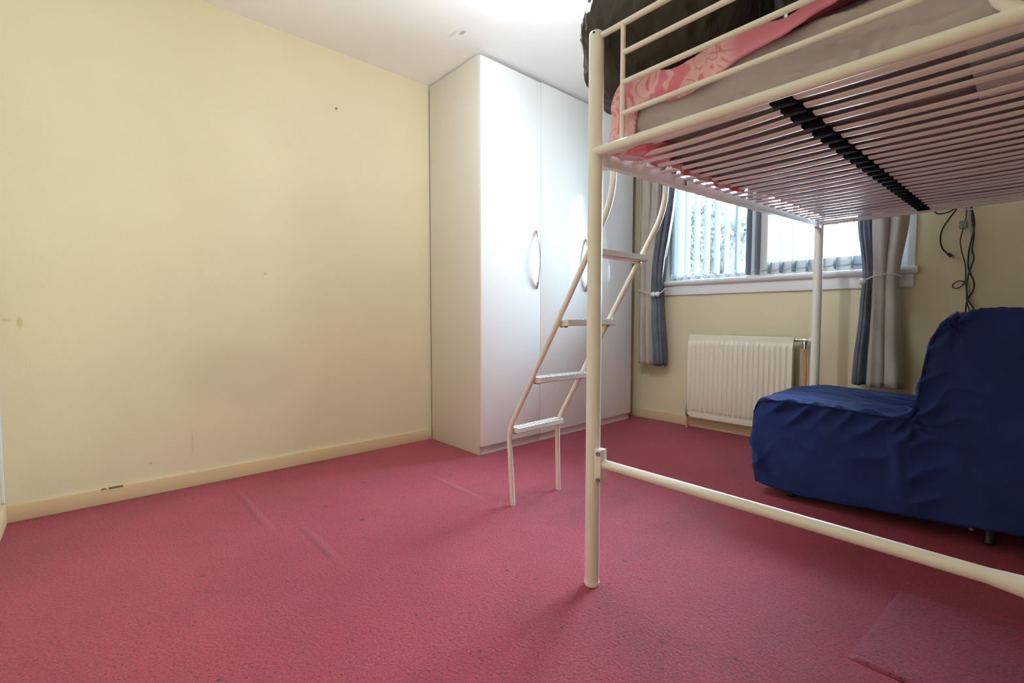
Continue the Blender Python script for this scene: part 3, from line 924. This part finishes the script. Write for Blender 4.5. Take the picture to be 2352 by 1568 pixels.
# fitted sheet: near end wall + sides, gathered low edge
def sheet_end(u, v):
    x = MX0 - 0.004 + (MX1 - MX0 + 0.008) * u
    hem = 1.352 + 0.016 * fbm(x, 0, 0, 5) + 0.020 * (x - 2.4) * 0.3
    z = hem + (1.508 - hem) * v
    h_ = 1.380 + 0.045 * (x - 2.0) + 0.010 * noise.noise(Vector((x * 9, 3, 0)))
    k = min(1, max(0, (h_ - z) / 0.006 + 0.5)); k = k * k * (3 - 2 * k)
    pl = 0.006 * math.sin(x * 120 + 6 * noise.noise(Vector((x * 7, z * 10, 0)))) * (0.5 + 0.8 * noise.noise(Vector((x * 5, 1, 0)))) 
    up = 0.010 * (1 - 2 * abs(math.sin(x * 21 + z * 60 + 3 * noise.noise(Vector((x * 4, z * 5, 2))))) ** 0.7) * max(0, noise.noise(Vector((x * 5, z * 6, 8))) + 0.25)
    y = MY0 - 0.006 - k * (0.010 + pl) - up - 0.008 * fbm(x * 1.5, 0, z * 3, 4)
    y = min(max(y - 0.012, -0.556), -0.522)
    if v > 0.9: y += 0.02 * (v - 0.9) / 0.1
    return Vector((x, y, z))
mb = MB(); mb.grid(sheet_end, 260, 22)
def sheet_top(u, v):
    x = MX0 + (MX1 - MX0) * u; y = MY0 + 0.012 + (MY1 - MY0 - 0.012) * v
    return Vector((x, y, MZ1 + zt(y) + 0.006 + 0.003 * fbm(x, y, 0, 5)))
mb.grid(sheet_top, 30, 50)
def sheet_side(u, v):
    y = MY0 + (MY1 - MY0) * u
    z = 1.36 + zt(y) + 0.15 * v
    return Vector((MX0 - 0.005 - 0.004 * fbm(0, y, z, 6), y, z))
mb.grid(sheet_side, 60, 8)
o = mb.build('fitted_sheet', M['sheet'], mat_t, fix=False, angle=80)

# ------------------------------------------------------------------ duvet
duv = MB()
def duvet(u, v):
    # u runs from the front right along the top to the left edge, then down and under; v from the near edge into the bed
    tk = 0.15 * max(0.06, 1 - max(0, v - 0.12) / 0.22)
    path_len = 0.93 + 0.21 + tk
    s_ = u * path_len
    y = -0.562 + 0.80 * v
    over = 0.0
    if v < 0.10:                               # near edge drapes over the end of the mattress
        k = 1 - v / 0.10
        y = -0.562 + 0.08 * (v) - 0.004 * k
        over = k
    topz = 1.535 + zt(y) * 0.6 + 0.010 * fbm(s_, y, 0, 4)
    R_ = 0.05
    xe = 1.922 + 0.058 * min(1, max(0, v - 0.10) / 0.25)
    if s_ < 0.93 - R_:
        x = 2.855 - s_
        z = topz
        if over: z -= over * (0.11 * math.exp(-((x - 1.96) / 0.05) ** 2) + 0.072 + 0.020 * math.sin(x * 9 + 1) - 0.055 * max(0, (x - 2.25) / 0.6))
    elif s_ < 0.93 + 0.21:
        k = (s_ - (0.93 - R_)) / (0.26)
        a = min(1, k / 0.35) * PI / 2
        x = xe + R_ * (1 - math.sin(a)) + 0.085 * over * min(1, k / 0.5)
        z = topz - R_ * (1 - math.cos(a)) - max(0, k - 0.35) / 0.65 * 0.150
        if over: z -= over * 0.055 * (1 - k)
    else:
        k = (s_ - 1.14) / tk
        x = xe + 0.004 + 0.95 * tk * k + 0.085 * over * (1 - k)
        z = topz - R_ - 0.150 - 0.010 * math.sin(PI * k) + 0.012 * k
        z = max(z, (1.326 if v < 0.16 else 1.3395) + zt(y))
    low = max(0.0, min(1.0, (1.5 - z) / 0.12))
    f = fbm(x * 1.0, y, z, 7)
    fold = 0.020 * math.sin(s_ * 24 + 6 * v + 2.5 * noise.noise(Vector((s_ * 3, v * 3, 1))))
    x -= 0.010 * f * low + 0.008 * low * math.sin(v * 38 + s_ * 9)
    z += (0.010 * f + fold * 0.5) * (1 - low)
    y += over * 0.014 - over * (0.008 * f + 0.012 * (1 - 2 * abs(math.sin(s_ * 13 + z * 40 + 2 * noise.noise(Vector((s_ * 4, z * 9, 0))))) ** 0.7))
    x = max(x, 1.915)
    y = max(y, -0.573)
    return Vector((x, y, z))
duv.grid(duvet, 200, 110)
o = duv.build('duvet', M['duvet'], None, fix=False, angle=80)
md = o.modifiers.new('thickness', 'SOLIDIFY'); md.thickness = 0.006; md.offset = 1
tag(o, 'pink swirl-printed duvet folded over the near end of the loft bed mattress', 'duvet')

# ------------------------------------------------------------------ bin bags
def bag(label, c, r, seed, tie):
    mb = MB()
    q = bmesh.ops.create_icosphere(mb.bm, subdivisions=6, radius=1.0)
    for v in q['verts']:
        d = v.co.normalized()
        s_ = 1.0
        sq = (abs(d.x) ** 3 + abs(d.y) ** 3 + abs(d.z) ** 3) ** (-1 / 3)
        p = d * (0.45 + 0.55 * sq)
        rid = 0
        for k in range(3):
            nn = noise.noise(Vector((d.x * (2 + k * 2), d.y * (2 + k * 2), d.z * (1.0 + k))) * (1 + 0.6 * k) + Vector((seed, k * 5, 0)))
            rid += (0.5 - abs(nn)) * (0.10, 0.06, 0.035)[k]
        st = noise.noise(Vector((math.atan2(d.y, d.x) * 6, d.z * 0.8, seed))) * 0.03
        p *= 0.93 + rid + st
        if d.z > 0.55: p *= 1 - 0.35 * (d.z - 0.55)
        co = Vector((c[0] + p.x * r[0], c[1] + p.y * r[1], c[2] + p.z * r[2]))
        co.z = max(co.z, 1.555 + zt(co.y) + 0.012 * noise.noise(co * 9))
        co.y = max(co.y, -0.566)
        v.co = co
    t_ = thing('bin_bag', label, 'bag', (c[0], c[1], 1.556), 'black bin bags on the loft bed')
    mb.build('sack', M['bag'], t_, angle=70, fix=False)
    top = c[2] + r[2] * 0.82
    kn = MB().lathe([(0.06, 0.0), (0.03, 0.04), (0.022, 0.055), (0.04, 0.08), (0.065, 0.12), (0.06, 0.125)], (c[0], c[1], top), 'Z', 18)
    for v in kn.bm.verts:
        v.co += Vector((noise.noise(v.co * 25), noise.noise(v.co * 25 + Vector((5, 0, 0))), 0)) * 0.012
    kn.build('tied_neck', M['bag'], t_)
bag('full black bin bag at the near corner of the loft bed, bulging past its post', (1.960, -0.215, 1.80), (0.285, 0.36, 0.30), 3.0, 1)
bag('full black bin bag on the loft bed to the right of the corner bag', (2.580, -0.20, 1.80), (0.29, 0.35, 0.30), 11.0, 2)

# ------------------------------------------------------------------ blue chair
prof_c = [(1.925, 0.056), (1.912, 0.16), (1.905, 0.27), (1.910, 0.40), (1.925, 0.440), (1.965, 0.456), (2.08, 0.462), (2.25, 0.458), (2.42, 0.448), (2.470, 0.447), (2.492, 0.470),
          (2.507, 0.56), (2.518, 0.66), (2.535, 0.755), (2.565, 0.820), (2.615, 0.857), (2.67, 0.877), (2.73, 0.884), (2.79, 0.872), (2.86, 0.83), (2.92, 0.74), (2.945, 0.55), (2.950, 0.30), (2.945, 0.105), (2.80, 0.085), (2.64, 0.066), (2.40, 0.050), (2.14, 0.036), (2.02, 0.042)]
Y0, Y1 = 0.620, 1.335
def chair_body():
    mb = MB()
    a = [mb.bm.verts.new((x, Y0, z)) for x, z in prof_c]; b = [mb.bm.verts.new((x, Y1, z)) for x, z in prof_c]
    n_ = len(prof_c)
    for i in range(n_):
        mb.bm.faces.new((a[i], a[(i + 1) % n_], b[(i + 1) % n_], b[i]))
    mb.bm.faces.new(a[::-1]); mb.bm.faces.new(b)
    bmesh.ops.recalc_face_normals(mb.bm, faces=mb.bm.faces)
    me = bpy.data.meshes.new('tmp'); mb.bm.to_mesh(me); mb.bm.free()
    o = bpy.data.objects.new('tmp', me); COL.objects.link(o)
    r = o.modifiers.new('r', 'REMESH'); r.mode = 'VOXEL'; r.voxel_size = 0.0085
    s_ = o.modifiers.new('s', 'SMOOTH'); s_.factor = 0.5; s_.iterations = 8
    dg = bpy.context.evaluated_depsgraph_get()
    ev = o.evaluated_get(dg)
    m2 = bpy.data.meshes.new_from_object(ev)
    bpy.data.objects.remove(o)
    return m2
me = chair_body()
me.name = 'chair_cover'
nv = len(me.vertices)
norms = [v.normal.copy() for v in me.vertices]
def seam_z(x):
    if x < 2.44: return 0.452
    return 9
for v, nn in zip(me.vertices, norms):
    x, y, z = v.co
    d = 0.004 * fbm(x, y, z, 4) + 0.003 * fbm(x, y + 5, z, 9)
    if nn.y < -0.5:                                        # near side panel
        bulge = math.sin(PI * min(1, max(0, (z - 0.05) / 0.40))) if x < 2.47 else 0.6
        d += 0.010 * bulge
        if x < 2.50:                                       # short pleats under the seat seam
            t_ = max(0, 0.450 - z)
            ph = x * 62 + t_ * 55 + 3.0 * noise.noise(Vector((x * 5, 0, 0)))
            am = max(0, noise.noise(Vector((x * 6 + 2, t_ * 3, 4))) + 0.45)
            d += 0.024 * math.exp(-((t_ - 0.038) / 0.05) ** 2) * (1.1 - 2.2 * abs(math.sin(ph * 0.5)) ** 0.7) * am
        # star of creases at the inner corner
        rx, rz = x - 2.482, z - 0.448
        rr = math.hypot(rx, rz)
        th = math.atan2(rz, rx)
        d += 0.030 * math.exp(-(rr / 0.12)) * (1 - 2 * abs(math.sin(4.5 * th + 0.8 * math.sin(rr * 30))) ** 0.6) * min(1, rr / 0.03)
        # vertical fold below the inner corner
        if z < 0.44:
            d += 0.024 * math.exp(-((x - 2.455 - 0.02 * (0.44 - z)) / 0.020) ** 2) * min(1, (0.44 - z) / 0.08) * max(0.15, 1 - (0.44 - z) / 0.38)
            d -= 0.011 * math.exp(-((x - 2.425) / 0.018) ** 2) * max(0.1, 1 - (0.44 - z) / 0.38)
        # creases by the front corner
        q = (x - 1.955) * 0.92 + (z - 0.16) * 0.38
        d += 0.026 * math.exp(-(q / 0.013) ** 2) * math.exp(-((z - 0.20) / 0.085) ** 2)
        q = (x - 1.985) * 0.88 + (z - 0.16) * 0.48 - 0.01
        d -= 0.010 * math.exp(-(q / 0.016) ** 2) * math.exp(-((z - 0.19) / 0.09) ** 2)
        q = (x - 1.93) * 0.8 - (z - 0.15) * 0.55
        d += 0.011 * math.exp(-(q / 0.012) ** 2) * math.exp(-((z - 0.16) / 0.07) ** 2)
        if x > 2.5:
            e = x - 2.52
            ph = z * 52 - e * 30 + 2.5 * noise.noise(Vector((0, 0, z * 6)))
            d += 0.011 * math.exp(-((e - 0.02) / 0.05) ** 2) * (1 - 2 * abs(math.sin(ph * 0.5)) ** 0.7)
            rx, rz = x - 2.60, z - 0.815
            d += 0.018 * math.exp(-math.hypot(rx, rz) / 0.06) * math.cos(7 * math.atan2(rz, rx) + 1)
            d += 0.006 * fbm(x, 0, z, 3)
    elif nn.z > 0.5 and z < 0.52:                          # seat top
        d += 0.011 * fbm(x * 0.6, y * 1.6, 0, 7) + 0.008 * math.sin(y * 40 + 8 * noise.noise(Vector((x * 3, y * 3, 0)))) * math.exp(-((x - 2.40) / 0.15) ** 2)
        d += 0.012 * math.sin(PI * (y - Y0) / (Y1 - Y0))
        # seam along the near edge pinches the cloth
        ph = x * 62 + 3 * noise.noise(Vector((x * 5, 0, 0)))
        d += 0.010 * math.sin(ph) * math.exp(-((y - Y0 - 0.03) / 0.03) ** 2)
    elif nn.x < -0.5 and z > 0.46:                         # front of the backrest
        d += 0.014 * math.sin(PI * (y - Y0) / (Y1 - Y0)) + 0.007 * math.sin(z * 45 + 5 * noise.noise(Vector((0, y * 4, z * 4)))) * math.exp(-((y - Y0 - 0.05) / 0.07) ** 2)
        d += 0.006 * fbm(x, y, z, 8)
    elif z > 0.6:
        d += 0.006 * fbm(x, y, z, 9)
    v.co = v.co + nn * d
me.materials.append(M['navy'])
me.polygons.foreach_set('use_smooth', [True] * len(me.polygons))
chair = thing('chair_bed', 'low armless chair in a loose navy blue cotton cover under the loft bed', 'chair', (1.915, 0.62, 0))
cov = bpy.data.objects.new('chair_cover', me); COL.objects.link(cov); attach(cov, chair)
def pip(pts, name='piping'):
    P = bez(pts, 7)
    P = [p + Vector((0, 0.0015 * math.sin(i * 1.3), 0.0012 * math.sin(i * 1.7))) for i, p in enumerate(P)]
    return MB().tube(P, 0.0042, n=8).build(name, M['navy_seam'], chair)
def edge(i): return prof_c[i]
yp = Y0 + 0.001
pip([(prof_c[i][0] + 0.004, yp + 0.002, prof_c[i][1] - 0.003) for i in (3, 4, 5)] + [(2.08, yp, 0.458), (2.25, yp, 0.453), (2.42, yp, 0.443), (2.474, yp - 0.002, 0.444), (2.496, yp, 0.475), (2.512, yp, 0.56), (2.523, yp, 0.66), (2.541, yp, 0.752), (2.569, yp, 0.815), (2.617, yp, 0.851), (2.67, yp, 0.871), (2.73, yp, 0.878), (2.79, yp, 0.866), (2.855, yp, 0.825), (2.914, yp, 0.738)])
pip([(prof_c[3][0] + 0.002, yp + 0.003, 0.40), (1.908, yp + 0.003, 0.27), (1.914, yp + 0.003, 0.16), (1.926, yp + 0.003, 0.062)], 'corner_seam')
pip([(1.928, yp - 0.002, 0.064), (2.02, yp - 0.003, 0.050), (2.14, yp - 0.003, 0.044), (2.40, yp - 0.003, 0.058), (2.64, yp - 0.003, 0.074), (2.80, yp - 0.003, 0.093), (2.94, yp, 0.112)], 'hem')
for (x, y) in ((2.06, 0.70), (2.06, 1.26), (2.72, 0.70), (2.72, 1.26)):
    MB().lathe([(0.018, 0.0), (0.020, 0.006), (0.015, 0.012), (0.015, 0.10), (0.02, 0.11)], (x, y, 0), 'Z', 14).build('foot', M['black_plastic'], chair)
MB().lathe([(0.006, 0), (0.006, 0.006), (0.003, 0.008)], (2.672, 0.664, 0.052), 'Y', 10).build('bolt', M['steel'], chair)
chair.rotation_euler = (0, 0, math.radians(2.2))

# ------------------------------------------------------------------ cables on the far wall
yc = YF - 0.028
def cable(name, label, pts, r, m, cat='cable'):
    o = MB().tube(bez(pts, 7), r, n=8).build(name, m)
    tag(o, label, cat)
    return o
t = thing('charging_cable', 'black cable with a small plug curling down the wall left of the cable bundle', 'cable', (2.45, yc, 1.17))
MB().tube(bez([(2.404, yc, 1.440), (2.409, yc, 1.418), (2.425, yc, 1.405), (2.462, yc, 1.408), (2.492, yc, 1.425), (2.503, yc + 0.004, 1.440), (2.490, yc + 0.010, 1.415), (2.466, yc + 0.010, 1.375), (2.440, yc + 0.010, 1.320), (2.434, yc + 0.010, 1.262), (2.446, yc + 0.010, 1.215), (2.463, yc + 0.010, 1.192)]), 0.0036, n=8).build('lead', M['black_plastic'], t)
MB().box((-0.007, -0.005, -0.014), (0.007, 0.005, 0.014), 0.002).build('plug', M['black_plastic'])
pl = [o for o in COL.objects if o.name == 'plug'][0]
pl.location = (2.474, yc + 0.010, 1.180); pl.rotation_euler = (0, math.radians(-42), 0); attach(pl, t)
mb = MB().box((-0.0045, -0.003, -0.010), (0.0045, 0.003, 0.010), 0.001); tip = mb.build('plug_tip', M['steel'])
tip.location = (2.487, yc + 0.010, 1.166); tip.rotation_euler = (0, math.radians(-42), 0); attach(tip, t)

ZT = 1.44
cable('power_cable', 'black power cable on the right of the bundle hanging behind the blue chair', [(2.545, yc, ZT), (2.562, yc, 1.365), (2.564, yc, 1.30), (2.552, yc, 1.22), (2.548, yc, 1.16), (2.552, yc, 1.10), (2.574, yc, 1.03), (2.572, yc, 0.985), (2.552, yc, 0.93), (2.548, yc, 0.85), (2.55, yc, 0.70)], 0.0036, M['black_plastic'])
cable('aerial_cable', 'black aerial cable crossing the white cable down the wall behind the blue chair', [(2.553, yc - 0.011, ZT), (2.556, yc - 0.011, 1.36), (2.566, yc - 0.011, 1.28), (2.562, yc - 0.011, 1.20), (2.570, yc - 0.011, 1.15), (2.553, yc - 0.011, 1.07), (2.548, yc - 0.011, 1.0), (2.556, yc - 0.011, 0.94), (2.580, yc - 0.011, 0.885), (2.588, yc - 0.011, 0.80), (2.588, yc - 0.011, 0.70)], 0.0036, M['black_plastic'])
cable('thin_cable', 'thin black cable on the left of the bundle with a free loop beside it', [(2.530, yc + 0.0085, ZT), (2.532, yc + 0.0085, 1.38), (2.522, yc + 0.0085, 1.31), (2.514, yc + 0.0085, 1.25), (2.522, yc + 0.0085, 1.19), (2.536, yc + 0.0085, 1.13), (2.541, yc + 0.0085, 1.07), (2.540, yc + 0.0085, 1.035), (2.520, yc + 0.0085, 1.040), (2.500, yc + 0.0085, 1.030), (2.492, yc + 0.0085, 1.012), (2.505, yc + 0.0085, 1.000), (2.524, yc + 0.0085, 1.008), (2.540, yc + 0.0085, 1.030), (2.546, yc + 0.0085, 0.99), (2.55, yc + 0.0085, 0.93), (2.562, yc + 0.0085, 0.88), (2.572, yc + 0.0085, 0.80), (2.572, yc + 0.0085, 0.70)], 0.0026, M['black_plastic'])
cable('white_cable', 'white cable twisted among the black cables behind the blue chair', [(2.538, yc + 0.018, ZT), (2.542, yc + 0.018, 1.37), (2.546, yc + 0.018, 1.30), (2.555, yc + 0.018, 1.23), (2.548, yc + 0.018, 1.16), (2.538, yc + 0.018, 1.09), (2.536, yc + 0.018, 1.03), (2.548, yc + 0.018, 0.97), (2.566, yc + 0.018, 0.91), (2.576, yc + 0.018, 0.80), (2.576, yc + 0.018, 0.70)], 0.0040, M['white_plastic'])
cable('grey_cable', 'loose pale cable looping along the top of the cable bundle under the bed', [(2.43, yc - 0.022, 1.437), (2.47, yc - 0.022, 1.434), (2.50, yc - 0.022, 1.425), (2.53, yc - 0.022, 1.410), (2.56, yc - 0.022, 1.405), (2.585, yc - 0.022, 1.415), (2.592, yc - 0.022, 1.432), (2.575, yc - 0.022, 1.444), (2.54, yc - 0.022, 1.436), (2.505, yc - 0.022, 1.436)], 0.0028, M['white_plastic'])
t = thing('wall_adaptor', 'small grey adaptor on the wall beside the cable bundle', 'adaptor', (2.52, YF - 0.01, 1.335))
MB().box((2.506, YF - 0.022, 1.316), (2.536, YF - 0.0005, 1.356), 0.003).build('body', M['grey_plastic'], t)
MB().box((2.506, YF - 0.024, 1.333), (2.510, YF - 0.018, 1.340), 0.001).build('button', M['white_plastic'], t)

# ------------------------------------------------------------------ ceiling lamp (its bulb is just above the frame)
LX, LY, LZ = 1.56, -0.40, 2.07
lamp = thing('ceiling_lamp', 'bare bulb ceiling pendant lamp above the loft bed side', 'lamp', (LX, LY, 2.4))
MB().lathe([(0.045, -0.022), (0.045, -0.008), (0.035, -0.0005)], (LX, LY, 2.4), 'Z', 20).build('ceiling_rose', M['upvc'], lamp)
MB().tube([(LX, LY, 2.39), (LX, LY, LZ + 0.09)], 0.003, n=8).build('flex', M['upvc'], lamp)
MB().lathe([(0.018, 0.04), (0.018, 0.07), (0.008, 0.095)], (LX, LY, LZ), 'Z', 16).build('bulb_holder', M['upvc'], lamp)
MB().sphere((LX, LY, LZ), 0.042, 3, (1, 1, 1.1)).build('bulb', M['bulb'], lamp)
